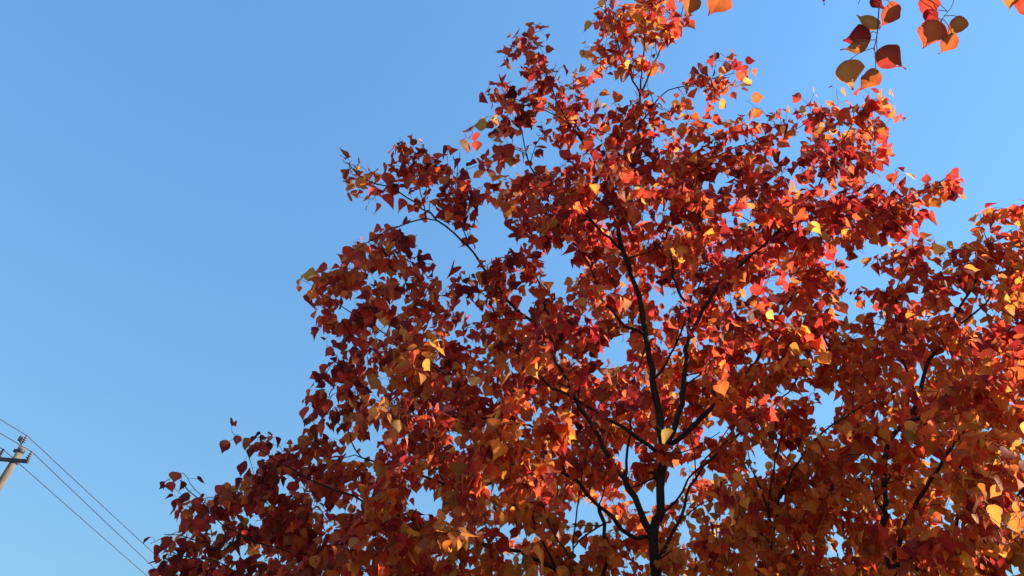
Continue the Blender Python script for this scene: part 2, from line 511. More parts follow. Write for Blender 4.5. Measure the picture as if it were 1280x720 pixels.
class Leaves:
    def __init__(s, rng):
        s.rng = rng
        s.base, s.axis, s.nor, s.size, s.tone = [], [], [], [], []
        s.pet = []

    def add(s, node, base, axis, normal, size, tone):
        s.base.append(base); s.axis.append(axis); s.nor.append(normal); s.size.append(size); s.tone.append(tone)
        s.pet.append(node)

    def build(s, name, parent, twigs=None, stalk_r=0.0009):
        rng = s.rng
        n = len(s.base)
        B, A, Nn = np.array(s.base), nrm(s.axis), np.array(s.nor)
        Nn = nrm(Nn - A * np.sum(Nn * A, axis=1, keepdims=True))
        U = np.cross(A, Nn)
        S = np.array(s.size)[:, None]
        wid = rng.normal(0.98, 0.10, (n, 1)).clip(0.72, 1.22)
        fold = np.abs(rng.normal(0.28, 0.26, (n, 1)))
        curl = rng.normal(0.16, 0.20, (n, 1))
        twist = rng.normal(0.0, 0.30, (n, 1))
        ph = rng.uniform(0, 6.28, (n, 1))
        skew = rng.normal(0, 0.06, (n, 1))
        crisp = rng.random((n, 1)) < 0.16          # drying leaves roll up
        fold = np.where(crisp, fold + rng.uniform(0.4, 1.1, (n, 1)), fold)
        curl = np.where(crisp, curl + rng.normal(0.25, 0.35, (n, 1)), curl)
        u = TU[None, :] * wid
        v = TV[None, :] * np.ones((n, 1))
        uu = u + skew * np.sin(v * 3.1)
        w = fold * np.abs(u) - curl * v * v + twist * u * v * 1.3 + 0.05 * np.sin(v * 7 + ph) * (np.abs(u) * 2)
        uu = uu * np.cos(fold * 0.8)
        X = B[:, None, :] + (uu * S)[..., None] * U[:, None, :] + (v * S)[..., None] * A[:, None, :] + (w * S)[..., None] * Nn[:, None, :]
        verts = X.reshape(-1, 3)
        tf3 = [f for f in TF]
        faces = []
        for i in range(n):
            o = i * K
            faces.extend([tuple(k + o for k in f) for f in tf3])
        nlf = len(faces)
        # stalks
        PV, PF = [], []
        off = n * K
        P0 = np.array(s.pet)
        droop = nrm(A) * 0.35
        t3 = np.arange(3) * 2 * math.pi / 3
        d = B - P0
        ln = np.linalg.norm(d, axis=1, keepdims=True)
        dn = d / np.maximum(ln, 1e-6)
        a1 = nrm(np.cross(dn, np.array((0.3, 0.5, 0.8))))
        b1 = np.cross(dn, a1)
        midp = (P0 + B) / 2 - A * ln * 0.16 + np.array((0, 0, 1)) * ln * 0.05
        rings = []
        for c in (P0, midp, B + A * 0.002):
            rings.append(c[:, None, :] + stalk_r * (np.cos(t3)[None, :, None] * a1[:, None, :] + np.sin(t3)[None, :, None] * b1[:, None, :]))
        R = np.stack(rings, axis=1).reshape(-1, 3)
        for i in range(n):
            o = off + i * 9
            for r in (0, 3):
                for j in range(3):
                    k = (j + 1) % 3
                    faces.append((o + r + j, o + r + k, o + r + 3 + k, o + r + 3 + j))
        allv = np.concatenate([verts, R])
        nst = len(faces)
        if twigs is not None and twigs.v:
            o = len(allv)
            allv = np.concatenate([allv, np.array(twigs.v)])
            faces.extend([tuple(k + o for k in f) for f in twigs.f])
        mi = np.zeros(len(faces), np.int32); mi[nlf:] = 1; mi[nst:] = 2
        ob = link_mesh(name, allv, faces, [M_LEAF, M_STALK, M_TWIG], parent, True, mi)
        me = ob.data
        tone = np.array(s.tone)
        val = rng.normal(0.98, 0.22, n).clip(0.45, 1.5)
        ca = me.color_attributes.new('tone', 'FLOAT_COLOR', 'POINT')
        arr = np.ones((len(allv), 4), np.float32)
        arr[:n * K, 0] = np.repeat(tone, K)
        arr[:n * K, 1] = np.repeat(val, K)
        arr[:n * K, 2] = np.tile(TE, n)
        ca.data.foreach_set('color', arr.ravel())
        uvl = me.uv_layers.new(name='leaf_uv')
        li = np.empty(len(me.loops), np.int32)
        me.loops.foreach_get('vertex_index', li)
        UVv = np.zeros((len(allv), 2), np.float32)
        UVv[:n * K, 0] = np.tile(TU, n); UVv[:n * K, 1] = np.tile(TV, n)
        uvl.data.foreach_set('uv', UVv[li].ravel())
        return ob


# smooth value noise for tone patches
class VNoise:
    def __init__(s, seed):
        s.g = np.random.default_rng(seed).uniform(-1, 1, (16, 16, 16))

    def __call__(s, p, scale):
        q = np.asarray(p) * scale + 100.0
        i = np.floor(q).astype(int); f = q - i
        f = f * f * (3 - 2 * f)
        r = 0
        for dx in (0, 1):
            for dy in (0, 1):
                for dz in (0, 1):
                    w = (f[0] if dx else 1 - f[0]) * (f[1] if dy else 1 - f[1]) * (f[2] if dz else 1 - f[2])
                    r += w * s.g[(i[0] + dx) % 16, (i[1] + dy) % 16, (i[2] + dz) % 16]
        return r


VN = VNoise(5)


def leaf_tone(p, rng, bias):
    t = 0.445 + bias + 0.20 * VN(p, 2.2) + 0.12 * VN(p + 7.7, 6.0) + rng.normal(0, 0.20)
    if rng.random() < 0.04: t += 0.22
    return float(np.clip(t, 0.02, 0.90 if rng.random() < 0.85 else 0.98))


# ------------------------------------------------------------------ growing a tree
class Tree:
    def __init__(s, name, base, label, cat, seed):
        s.rng = np.random.default_rng(seed)
        s.root = empty(name, base)
        tag(s.root, label, cat, 'red autumn trees')
        s.pos, s.tan, s.rad = [], [], []
        s.twigs = MB()
        s.leaves = Leaves(s.rng)

    def smooth(s, pts, n_per=0.05):
        P = np.asarray(pts, float)
        n = len(P)
        out = []
        for i in range(n - 1):
            p0, p1, p2, p3 = P[max(i - 1, 0)], P[i], P[i + 1], P[min(i + 2, n - 1)]
            k = max(2, int(np.linalg.norm(p2 - p1) / n_per))
            for t in np.arange(k) / k:
                out.append(0.5 * (2 * p1 + (p2 - p0) * t + (2 * p0 - 5 * p1 + 4 * p2 - p3) * t * t + (3 * p1 - p0 - 3 * p2 + p3) * t ** 3))
        out.append(P[-1])
        return np.array(out)

    def limb(s, name, pts, r0, r1, sides=10, mat=None, wiggle=0.004, extra=None):
        P = s.smooth(pts)
        n = len(P)
        P[1:-1] += s.rng.normal(0, wiggle, (n - 2, 3))
        R = r0 + (r1 - r0) * np.linspace(0, 1, n) ** 0.85
        R = R * (1 + s.rng.normal(0, 0.05, n))
        m = MB()
        m.tube(P, R, sides, rng=s.rng, knobbly=0.05)
        if extra: extra(m, P, R)
        m.build(name, mat or M_BARK, s.root)
        s.register(P, R)
        return P

    def register(s, P, R):
        T = nrm(np.gradient(P, axis=0))
        for a, b, c in zip(P, T, R):
            s.pos.append(a); s.tan.append(b); s.rad.append(c)

    def twig_to(s, tip, leaves, bias, reach=0.30, size=1.0):
        rng = s.rng
        Pn, Tn, Rn = np.array(s.pos), np.array(s.tan), np.array(s.rad)
        d = tip - Pn
        dist = np.linalg.norm(d, axis=1)
        cosang = np.sum(d * Tn, axis=1) / np.maximum(dist, 1e-6)
        cost = dist * (1.45 - 0.45 * cosang) + np.maximum(0, d[:, 2] * -0.9) + np.where(dist < 0.05, 9, 0)
        i = int(np.argmin(cost))
        p, t, dd = Pn[i], Tn[i], dist[i]
        td = d[i] / dd
        n = max(4, int(dd / 0.045) + 1)
        c1 = p + nrm(t * 0.7 + td + np.array((0, 0, 0.25))) * dd * 0.45
        q = np.linspace(0, 1, n)[:, None]
        P = (1 - q) ** 2 * p + 2 * q * (1 - q) * c1 + q * q * tip
        P[1:-1] += rng.normal(0, 0.006, (n - 2, 3))
        r0 = min(Rn[i] * 0.8, 0.0026 + 0.0075 * dd)
        R = r0 + (0.0013 - r0) * np.linspace(0, 1, n)
        s.twigs.tube(P, R, 5 if r0 > 0.004 else 4, cap=False)
        s.register(P[1:], R[1:])
        s.leaf_run(P, leaves, bias, reach, size)

    def leaf_run(s, P, count, bias, reach, size):
        rng = s.rng
        seg = np.linalg.norm(np.diff(P, axis=0), axis=1)
        cum = np.concatenate([[0], np.cumsum(seg)])
        L = cum[-1]
        reach = min(reach, L * 0.95)
        phase = rng.uniform(0, 6.28)
        Bt = bias + rng.normal(0, 0.07)
        for k in range(count):
            f = (k + rng.uniform(0.1, 0.9)) / count
            l = L - reach * f ** 1.25
            j = int(np.clip(np.searchsorted(cum, l) - 1, 0, len(seg) - 1))
            nd = P[j] + (P[j + 1] - P[j]) * ((l - cum[j]) / max(seg[j], 1e-6))
            t = nrm(P[j + 1] - P[j])
            phase += 2.4 + rng.normal(0, 0.4)
            a = nrm(np.cross(t, (0.13, 0.4, 0.9))); b = np.cross(t, a)
            side = a * math.cos(phase) + b * math.sin(phase)
            pd = nrm(side + t * rng.uniform(0.1, 0.9) + np.array((0, 0, 0.15)) + rng.normal(0, 0.2, 3))
            pl = rng.uniform(0.022, 0.055)
            base = nd + pd * pl + np.array((0, 0, -0.25 * pl))
            sag = rng.uniform(0.6, 1.9)
            ax = nrm(pd * 0.75 + np.array((0, 0, -1)) * sag + rng.normal(0, 0.24, 3))
            up = nrm(np.array((0, 0, 1.0)) * 0.6 + pd * 0.6 + rng.normal(0, 0.65, 3))
            sz = float(np.clip(rng.normal(0.0530, 0.0135), 0.022, 0.078)) * size * (1.0 + 0.40 * float(np.clip((base[2] - 3.3) / 3.3, 0, 1)))
            s.leaves.add(nd, base, ax, up, sz, leaf_tone(base, rng, Bt))

    def finish(s):
        s.leaves.build('crown', s.root, s.twigs)


def inside(poly, x, y):
    c = False
    n = len(poly)
    for i in range(n):
        x1, y1 = poly[i]; x2, y2 = poly[(i + 1) % n]
        if (y1 > y) != (y2 > y) and x < (x2 - x1) * (y - y1) / (y2 - y1) + x1:
            c = not c
    return c


def edge_dist(poly, x, y):
    best = 1e9
    n = len(poly)
    for i in range(n):
        ax, ay = poly[i]; bx, by = poly[(i + 1) % n]
        dx, dy = bx - ax, by - ay
        t = max(0, min(1, ((x - ax) * dx + (y - ay) * dy) / (dx * dx + dy * dy + 1e-9)))
        best = min(best, math.hypot(x - ax - t * dx, y - ay - t * dy))
    return best


# outlines of the crowns as one sees them from the path
CROWN = [(185, 800), (196, 705), (215, 690), (232, 660), (226, 630), (216, 608), (240, 606), (262, 622), (300, 600), (330, 580),
         (310, 552), (318, 540), (352, 552), (392, 545), (390, 515), (402, 478), (420, 440), (408, 412), (398, 385), (385, 352),
         (408, 338), (440, 318), (452, 300), (500, 290), (545, 300), (580, 320), (600, 300), (560, 275), (520, 250), (478, 232),
         (440, 232), (428, 206), (448, 206), (480, 215), (496, 182), (522, 178), (545, 195), (580, 178), (608, 195), (622, 160),
         (606, 130), (625, 95), (632, 45), (655, 32), (680, 40), (688, 70), (706, 100), (725, 92), (742, 100), (745, 120),
         (772, 130), (790, 120), (770, 95), (748, 50), (745, -60), (855, -60), (862, 15), (842, 60), (826, 95), (815, 128),
         (838, 135), (862, 108), (872, 76), (905, 68), (930, 95), (925, 118), (890, 125), (862, 122), (850, 138), (880, 150),
         (930, 152), (970, 140), (1005, 140), (1040, 125), (1060, 112), (1110, 118), (1115, 150), (1090, 175), (1118, 205),
         (1122, 240), (1150, 238), (1185, 218), (1190, 240), (1160, 262), (1130, 290), (1110, 305), (1090, 335), (1082, 400),
         (1070, 470), (1060, 560), (1030, 660), (1010, 800)]
CROWN2 = [(955, 800), (970, 670), (1002, 560), (1018, 480), (1042, 400), (1075, 325), (1110, 308), (1150, 310), (1190, 318),
          (1215, 300), (1232, 272), (1265, 268), (1340, 245), (1400, 240), (1500, 300), (1560, 420), (1580, 600), (1560, 800)]
GAPS = [(620, 292, 22), (690, 325, 22), (705, 372, 14), (775, 432, 18), (792, 562, 14), (838, 603, 20), (800, 620, 16), (1040, 500, 20),
        (950, 575, 13), (885, 590, 10), (450, 557, 20), (740, 640, 20), (722, 682, 16), (756, 452, 16), (500, 595, 10), (610, 606, 14),
        (597, 672, 9), (660, 655, 10), (1068, 345, 18), (1060, 385, 14), (978, 395, 12), (1140, 462, 9), (1074, 690, 9), (655, 185, 12),
        (690, 190, 14), (560, 312, 16), (585, 335, 14), (500, 330, 8), (860, 470, 12), (830, 380, 8), (1100, 580, 9), (690, 50, 14),
        (770, 112, 13), (905, 235, 8), (635, 455, 7), (600, 430, 8), (380, 610, 7), (270, 650, 9), (330, 640, 9), (420, 630, 8)]


def rand_tips(poly, n, rng, gaps, min_gap):
    xs_, ys_ = [p[0] for p in poly], [p[1] for p in poly]
    out = []
    tries = 0
    while len(out) < n and tries < n * 60:
        tries += 1
        x, y = rng.uniform(min(xs_), max(xs_)), rng.uniform(min(ys_), max(ys_))
        if not inside(poly, x, y): continue
        if y < 140 and (x < 705 or x > 852) and rng.random() < 0.6: continue      # loose sprays at the top
        if any((x - a) ** 2 + (y - b) ** 2 < (r * 1.25) ** 2 for a, b, r in gaps): continue
        if len(out) > 3 and rng.random() < 0.9:
            q = np.array(out)
            if np.min((q[:, 0] - x) ** 2 + (q[:, 1] - y) ** 2) < min_gap ** 2: continue
        out.append((x, y))
    return out


def L_(pts, Ya, Yb):
    n = len(pts)
    return [at(x, y, Ya + (Yb - Ya) * i / (n - 1)) for i, (x, y) in enumerate(pts)]


# ---- the main tree
TY = 3.7
b0 = at(818, 712, TY)
main = Tree('tree', (b0[0], b0[1], 0.0), 'large red and orange autumn tree filling the middle, its dark trunk forking in the crown', 'tree', 11)


def flare(m, P, R): pass


trunk_pts = [np.array((b0[0] + 0.03, TY + 0.02, -0.05)), np.array((b0[0] + 0.02, TY, 0.5)), np.array((b0[0] - 0.01, TY + 0.01, 1.4))]
trunk_pts += L_([(818, 705), (825, 640), (828, 570), (825, 535), (819, 490), (812, 450), (805, 408), (800, 380), (790, 345), (778, 312),
                 (773, 285), (776, 255), (788, 215), (796, 180), (798, 152), (800, 117)], TY, 3.25)
P_tr = main.limb('trunk', trunk_pts, 0.043, 0.008, 14)
ty = lambda py: TY + (3.25 - TY) * np.clip((705 - py) / 590.0, 0, 1)
for pts, ya, yb, r0, r1 in (
        ([(800, 117), (787, 92), (775, 60), (768, 45), (757, 8), (752, -40)], 3.25, 3.1, .007, .002),
        ([(800, 117), (812, 92), (822, 70), (838, 40), (852, 15), (862, -25)], 3.25, 3.05, .007, .002),
        ([(800, 117), (803, 85), (806, 50), (802, 0), (798, -55)], 3.25, 3.2, .007, .002),
        ([(799, 150), (812, 138), (835, 112), (862, 106), (900, 96), (925, 90)], 3.27, 3.1, .006, .002),
        ([(820, 566), (790, 541), (755, 521), (722, 500), (690, 485), (670, 465), (655, 445)], 3.6, 2.9, .012, .004),
        ([(815, 684), (805, 652), (793, 622), (780, 600), (765, 578), (755, 559), (735, 522), (720, 500), (706, 472), (694, 452),
          (691, 425), (686, 395), (678, 365), (668, 340)], 3.69, 3.5, .018, .004),
        ([(780, 600), (783, 575), (787, 540), (789, 500), (789, 478), (800, 455), (808, 430)], 3.66, 3.3, .008, .003),
        ([(812, 684), (795, 672), (775, 661), (765, 645), (747, 630), (735, 617), (720, 600), (707, 591), (685, 547), (662, 532),
          (640, 529), (600, 522), (560, 520), (520, 505)], 3.69, 3.3, .012, .003),
        ([(829, 570), (840, 555), (855, 542), (872, 527), (895, 505), (920, 480), (950, 445), (967, 405), (985, 377), (1002, 357),
          (1012, 342), (1025, 317), (1034, 298)], 3.6, 3.9, .016, .004),
        ([(830, 565), (837, 550), (845, 530), (852, 505), (856, 470), (857, 437), (861, 420), (875, 397), (890, 370), (905, 345),
          (915, 338), (927, 330), (942, 317), (960, 300), (977, 286), (1000, 277), (1040, 267), (1075, 262)], 3.6, 3.25, .017, .004),
        ([(861, 420), (861, 405), (860, 386), (852, 372), (845, 355), (840, 332), (836, 312), (833, 293), (841, 280), (852, 262),
          (862, 245), (868, 232), (880, 200)], 3.45, 3.3, .010, .003),
        ([(820, 476), (832, 455), (845, 432), (856, 400), (872, 360), (885, 330)], 3.55, 3.0, .007, .003),
        ([(788, 324), (810, 315), (830, 300), (845, 275)], 3.42, 3.0, .005, .002),
        ([(771, 309), (755, 292), (740, 277), (727, 265), (702, 246), (680, 232), (667, 217), (659, 197), (655, 180), (650, 160)], 3.41, 3.3, .010, .003),
        ([(797, 420), (782, 407), (767, 392), (752, 372), (747, 357), (740, 340), (732, 325), (727, 310), (717, 297), (708, 290)], 3.5, 3.0, .009, .003),
        ([(775, 262), (752, 215), (730, 180), (715, 158), (698, 131), (684, 95), (667, 70), (660, 45)], 3.37, 3.2, .009, .002),
        ([(715, 158), (705, 150), (684, 139), (656, 128), (636, 122)], 3.3, 3.1, .005, .002),
        ([(690, 425), (668, 405), (640, 380), (604, 335), (592, 317), (567, 290), (538, 267), (510, 247), (490, 236), (472, 230), (450, 220), (436, 204)], 3.52, 3.2, .010, .0025),
        ([(540, 270), (522, 274), (490, 286), (470, 297), (448, 312), (430, 335)], 3.27, 3.1, .005, .002),
        ([(537, 265), (527, 240), (520, 217), (512, 190)], 3.27, 3.2, .004, .002),
        ([(578, 300), (572, 262), (570, 225), (575, 190)], 3.3, 3.3, .004, .002),
        ([(640, 529), (600, 500), (560, 470), (510, 440), (470, 410), (430, 385), (400, 365)], 3.5, 3.1, .008, .002),
        ([(720, 600), (680, 585), (640, 590), (590, 610), (540, 600), (500, 585), (470, 578), (450, 570), (440, 550), (432, 535), (415, 520)], 3.6, 3.2, .010, .002),
        ([(757, 760), (757, 702), (754, 655), (748, 630)], 3.72, 3.58, .012, .009),
        ([(720, 770), (697, 715), (687, 695), (677, 675), (668, 650), (655, 610), (640, 580)], 3.75, 3.2, .013, .004),
        ([(697, 715), (650, 690), (600, 680), (540, 660), (490, 640), (440, 620), (390, 600), (350, 580), (318, 558)], 3.6, 2.9, .010, .002),
        ([(650, 760), (560, 740), (470, 715), (400, 700), (330, 680), (280, 655), (250, 628), (225, 600)], 3.7, 3.0, .010, .002),
        ([(560, 740), (460, 740), (380, 735), (310, 720), (260, 700), (215, 690)], 3.6, 3.1, .008, .002),
        ([(330, 680), (300, 672), (276, 688), (240, 675), (205, 668)], 3.3, 3.0, .004, .0015),
        ([(817, 690), (850, 650), (862, 610), (880, 585), (905, 560), (940, 525), (985, 490), (1010, 450)], 3.69, 3.1, .009, .003),
        ([(964, 740), (964, 673), (962, 627), (966, 588), (973, 558), (985, 520)], 3.8, 3.5, .010, .004),
        ([(964, 673), (974, 625), (983, 603), (999, 576), (1018, 549), (1042, 531), (1067, 514), (1092, 500)], 3.75, 3.3, .008, .003),
        ([(745, 655), (724, 675), (712, 700)], 3.6, 3.4, .005, .003),
        ([(724, 664), (725, 620), (728, 590), (735, 560)], 3.4, 3.2, .004, .002),
        ([(682, 690), (682, 645), (678, 600), (690, 560)], 3.3, 3.1, .005, .002),
        ([(756, 640), (756, 612), (752, 585), (758, 555), (765, 530)], 3.5, 3.3, .004, .002),
        ([(832, 655), (845, 625), (858, 603), (866, 592), (892, 562), (915, 530)], 3.65, 3.3, .007, .002),
        ([(866, 592), (868, 570), (862, 540)], 3.5, 3.4, .004, .002),
        ([(962, 650), (955, 625), (945, 595), (937, 575), (930, 545)], 3.7, 3.4, .005, .002),
        ([(816, 600), (800, 607), (785, 612)], 3.66, 3.62, .005, .003),
        ([(830, 572), (850, 565), (872, 558), (900, 540)], 3.6, 3.4, .004, .002),
        ([(877, 470), (890, 462), (905, 452), (925, 440), (950, 432)], 3.5, 3.4, .004, .002),
        ([(857, 480), (880, 465), (896, 440), (905, 425), (915, 405)], 3.55, 3.5, .005, .002),
        ([(1000, 277), (1020, 240), (1040, 200), (1060, 165), (1085, 130)], 3.4, 3.1, .006, .002),
        ([(880, 200), (920, 185), (960, 170), (1000, 160), (1020, 130)], 3.3, 3.1, .004, .0015),
        ([(1040, 267), (1080, 262), (1110, 255), (1150, 240), (1185, 222)], 3.3, 3.1, .004, .0015)):
    # start each limb on the wood nearest to its first point
    P = L_(pts, ya, yb)
    Pn = np.array(main.pos)
    j = int(np.argmin(np.linalg.norm(Pn - P[0], axis=1)))
    if np.linalg.norm(Pn[j] - P[0]) < 0.35 and pts[0][1] < 735:
        P[0] = Pn[j]
    elif pts[0][1] >= 735:                       # rises out of the lower trunk, below the frame
        P.insert(0, (P[0] + np.array(trunk_pts[2])) / 2 + np.array((0, 0, -0.12)))
        P.insert(0, np.array((b0[0], TY, 0.9 + 0.3 * main.rng.random())))
    main.limb('limb', P, r0, r1, 8 if r0 > .009 else 6)

FORCED = [(428, 200), (440, 215), (434, 236), (466, 250), (500, 182), (520, 172), (560, 182), (586, 174), (602, 150), (614, 118), (640, 48),
          (655, 42), (682, 36), (630, 72), (664, 30), (752, 12), (762, 34), (780, 12), (806, 10), (826, 6), (846, 22), (834, 40), (790, 45),
          (812, 40), (776, 80), (700, 85), (742, 85), (934, 97), (922, 108), (916, 78), (900, 66), (878, 98), (890, 110), (1006, 126), (1018, 116), (1046, 112),
          (1080, 112), (1108, 122), (1118, 142), (1096, 152), (1104, 186), (1118, 212), (1188, 216), (1176, 226), (1162, 232), (1190, 232),
          (1150, 246), (378, 350), (392, 346), (404, 336), (442, 302), (452, 312), (480, 292), (500, 282), (290, 540), (304, 550), (322, 546),
          (342, 556), (206, 602), (218, 610), (230, 592), (222, 640), (238, 636), (188, 680), (202, 676), (216, 690), (248, 650), (262, 622),
          (286, 612), (408, 432), (398, 470), (394, 500), (388, 520), (398, 402), (402, 382), (1130, 262), (1100, 285), (1140, 278), (862, 150), (882, 146), (906, 150), (930, 148),
          (956, 142), (985, 136), (965, 158), (1000, 150), (866, 92), (938, 86), (934, 126), (893, 130), (765, 70), (745, 60), (815, 60)]
GAP_B = GAPS


def grow(tree, tips_px, depth_fn, leaf_fn, bias_fn, near=()):
    Pn = np.array(tree.pos)
    tips = []
    for x, y, forced in tips_px:
        Y = depth_fn(x, y, forced)
        p = at(x, y, Y)
        tips.append((float(np.min(np.linalg.norm(Pn - p, axis=1))), p, x, y, forced))
    tips.sort(key=lambda q: q[0])
    for d, p, x, y, forced in tips:
        tree.twig_to(p, leaf_fn(x, y, forced), bias_fn(x, y, p), 0.20 if forced else 0.38)
    for x, y, Y, nl, b in near:                  # sprays that reach out towards the path
        tree.twig_to(at(x, y, Y), nl, b, 0.16, 0.92)


WOOD = [[(818, 720), (825, 640), (828, 570), (825, 535), (819, 490), (812, 450), (805, 408), (800, 380), (790, 345), (778, 312), (773, 285)],
        [(815, 684), (793, 622), (765, 578), (735, 522), (706, 472), (694, 452)], [(820, 566), (790, 541), (755, 521), (722, 500), (690, 485)],
        [(829, 570), (855, 542), (872, 527)], [(830, 565), (852, 505), (857, 437), (875, 397), (905, 345), (940, 318), (960, 300)],
        [(861, 420), (860, 386), (845, 355), (836, 312)], [(771, 309), (740, 277), (702, 246), (667, 217)], [(782, 407), (752, 372), (732, 325), (715, 297)],
        [(747, 630), (720, 600)], [(967, 405), (985, 377), (1002, 357)],
        [(964, 710), (962, 627), (966, 588)], [(983, 603), (999, 576), (1018, 549), (1067, 514)], [(1112, 710), (1108, 627), (1106, 560)],
        [(1147, 502), (1158, 460)], [(757, 710), (754, 655), (748, 632), (720, 600)], [(795, 672), (765, 645)], [(687, 695), (672, 655)],
        [(832, 655), (858, 603), (892, 562)]]


def near_wood(x, y):
    best = 1e9
    for pl in WOOD:
        for (ax, ay), (bx, by) in zip(pl[:-1], pl[1:]):
            dx, dy = bx - ax, by - ay
            t = max(0, min(1, ((x - ax) * dx + (y - ay) * dy) / (dx * dx + dy * dy)))
            best = min(best, math.hypot(x - ax - t * dx, y - ay - t * dy))
    return best


def depth_main(x, y, forced):
    rng = main.rng
    yc = TY - 0.1 + (3.2 - TY) * np.clip((700 - y) / 700.0, 0, 1.1)
    if forced: return yc - 0.05 + rng.normal(0, 0.15)
    D = 1.25 * np.clip(edge_dist(CROWN, x, y) / 170.0, 0.15, 1.0)
    if y > 270 and near_wood(x, y) < 22 and rng.random() < 0.88:         # the inside of the crown round the wood is bare
        return yc + D * rng.uniform(0.15, 1.0)
    return max(yc + D * rng.uniform(-0.8, 1.0), 2.65)


def bias_main(x, y, p):
    b = 0.0
    b += 0.15 * np.clip((x - 500) / 600.0, -0.6, 1.0)
    b += 0.16 * np.clip((y - 380) / 260.0, -0.3, 1) * np.clip((x - 430) / 200.0, -0.4, 1)
    return b


tips = [(x, y, True) for x, y in FORCED] + [(x, y, False) for x, y in rand_tips(CROWN, 1500, main.rng, GAPS, 8.5)]
grow(main, tips, depth_main, lambda x, y, f: int(main.rng.integers(3, 6)) if f else int(main.rng.integers(6, 10) + 8 * np.clip(edge_dist(CROWN, x, y) / 90.0, 0, 1)), bias_main,
     [(470, 500, 2.5, 7, .40), (455, 515, 2.6, 6, .25), (492, 505, 2.5, 5, -.02), (690, 598, 2.6, 8, .02), (672, 610, 2.65, 6, .05), (705, 620, 2.6, 6, 0.0),
      (530, 430, 2.5, 6, .30), (545, 450, 2.6, 5, .28), (850, 500, 2.3, 2, .42), (730, 60, 3.0, 5, .3), (610, 150, 3.0, 5, .4), (740, 25, 3.0, 4, .4)])
main.finish()

# ---- the tree at the right
T2 = 3.5
b1 = at(1112, 705, T2)
right = Tree('tree', (b1[0], b1[1], 0.0), 'orange red autumn tree at the right edge, its crown overlapping the larger tree', 'tree', 23)
tp2 = [np.array((b1[0] + .02, T2, -0.05)), np.array((b1[0], T2, 0.7)), np.array((b1[0] - .01, T2, 1.5))]
tp2 += L_([(1112, 705), (1109, 640), (1106, 588), (1110, 556), (1128, 530), (1147, 502), (1158, 460), (1180, 420), (1192, 396), (1215, 360), (1235, 310)], T2, 3.5)
right.limb('trunk', tp2, 0.034, 0.005, 12)
for pts, ya, yb, r0, r1 in (
        ([(1147, 502), (1140, 480), (1128, 450), (1120, 400), (1125, 350), (1140, 320)], 3.5, 3.5, .008, .002),
        ([(1108, 600), (1080, 560), (1067, 514), (1042, 531)], 3.5, 3.2, .006, .002),
        ([(1112, 690), (1140, 640), (1165, 600), (1190, 560), (1230, 510), (1280, 470), (1330, 430)], 3.5, 2.9, .012, .003),
        ([(1112, 700), (1174, 712), (1193, 681), (1199, 596), (1215, 540), (1240, 480)], 3.5, 3.7, .012, .003),
        ([(1193, 681), (1240, 650), (1290, 600), (1340, 560)], 3.5, 2.7, .008, .002),
        ([(1180, 420), (1220, 390), (1260, 350), (1300, 300), (1330, 270)], 3.5, 3.5, .007, .002),
        ([(1128, 530), (1200, 500), (1300, 450), (1400, 400), (1470, 340)], 3.5, 3.6, .009, .002),
        ([(1112, 690), (1220, 690), (1340, 660), (1450, 620), (1530, 560)], 3.5, 3.6, .012, .002),
        ([(1109, 640), (1094, 625), (1108, 605), (1122, 585), (1140, 570)], 3.5, 3.3, .006, .002)):
    P = L_(pts, ya, yb)
    Pn = np.array(right.pos)
    P[0] = Pn[int(np.argmin(np.linalg.norm(Pn - P[0], axis=1)))]
    right.limb('limb', P, r0, r1, 7)


def depth_right(x, y, forced):
    rng = right.rng
    if forced: return T2 + rng.normal(0, 0.15)
    D = 1.15 * np.clip(edge_dist(CROWN2, x, y) / 150.0, 0.15, 1.0)
    if near_wood(x, y) < 18 and rng.random() < 0.8: return T2 + D * rng.uniform(0.15, 1.0)
    return max(T2 + D * rng.uniform(-0.9, 1.0), 2.5)


F2 = [(1225, 268), (1234, 262), (1250, 266), (1262, 262), (1276, 264), (1290, 255), (1120, 305), (1140, 302), (1156, 302), (1172, 306), (1190, 312), (1112, 318)]
tips = [(x, y, True) for x, y in F2] + [(x, y, False) for x, y in rand_tips(CROWN2, 940, right.rng, GAPS, 10)]
grow(right, tips, depth_right, lambda x, y, f: int(right.rng.integers(4, 8)) if f else int(right.rng.integers(6, 10) + 8 * np.clip(edge_dist(CROWN2, x, y) / 90.0, 0, 1)),
     lambda x, y, p: 0.17 + 0.12 * np.clip((y - 420) / 280.0, -1, 1) + 0.06 * np.clip((x - 1100) / 180, -1, 1),
     [(1272, 535, 2.2, 5, .42), (1262, 585, 2.2, 6, .36), (1276, 630, 2.2, 6, .40), (1250, 655, 2.3, 5, .30), (1278, 345, 2.7, 5, .45), (1225, 620, 2.4, 5, .25)])
right.finish()

# ---- the tree whose low branch hangs over the camera into the top right corner
TX = np.array((2.7, -0.9, 0.0))
over = Tree('tree', TX, 'overhanging tree of which only big tawny and maroon leaves hang into the top right corner', 'tree', 37)
over.limb('trunk', [TX + (0, 0, -0.05), TX + (0.02, 0, 1.0), TX + (-0.03, 0.03, 2.2), TX + (0, 0.05, 3.4), TX + (0.05, 0.0, 4.6), TX + (0.0, -0.05, 5.6)], 0.085, 0.02, 14)
LY = 1.22
limb_pts = [TX + (-0.02, 0.03, 2.6), TX + (-0.35, 0.5, 3.2), at(1330, -190, 1.05), at(1190, -150, 1.12), at(1090, -120, 1.16), at(980, -110, 1.2), at(880, -100, 1.25), at(800, -120, 1.3)]
over.limb('limb', limb_pts, 0.03, 0.004, 9)


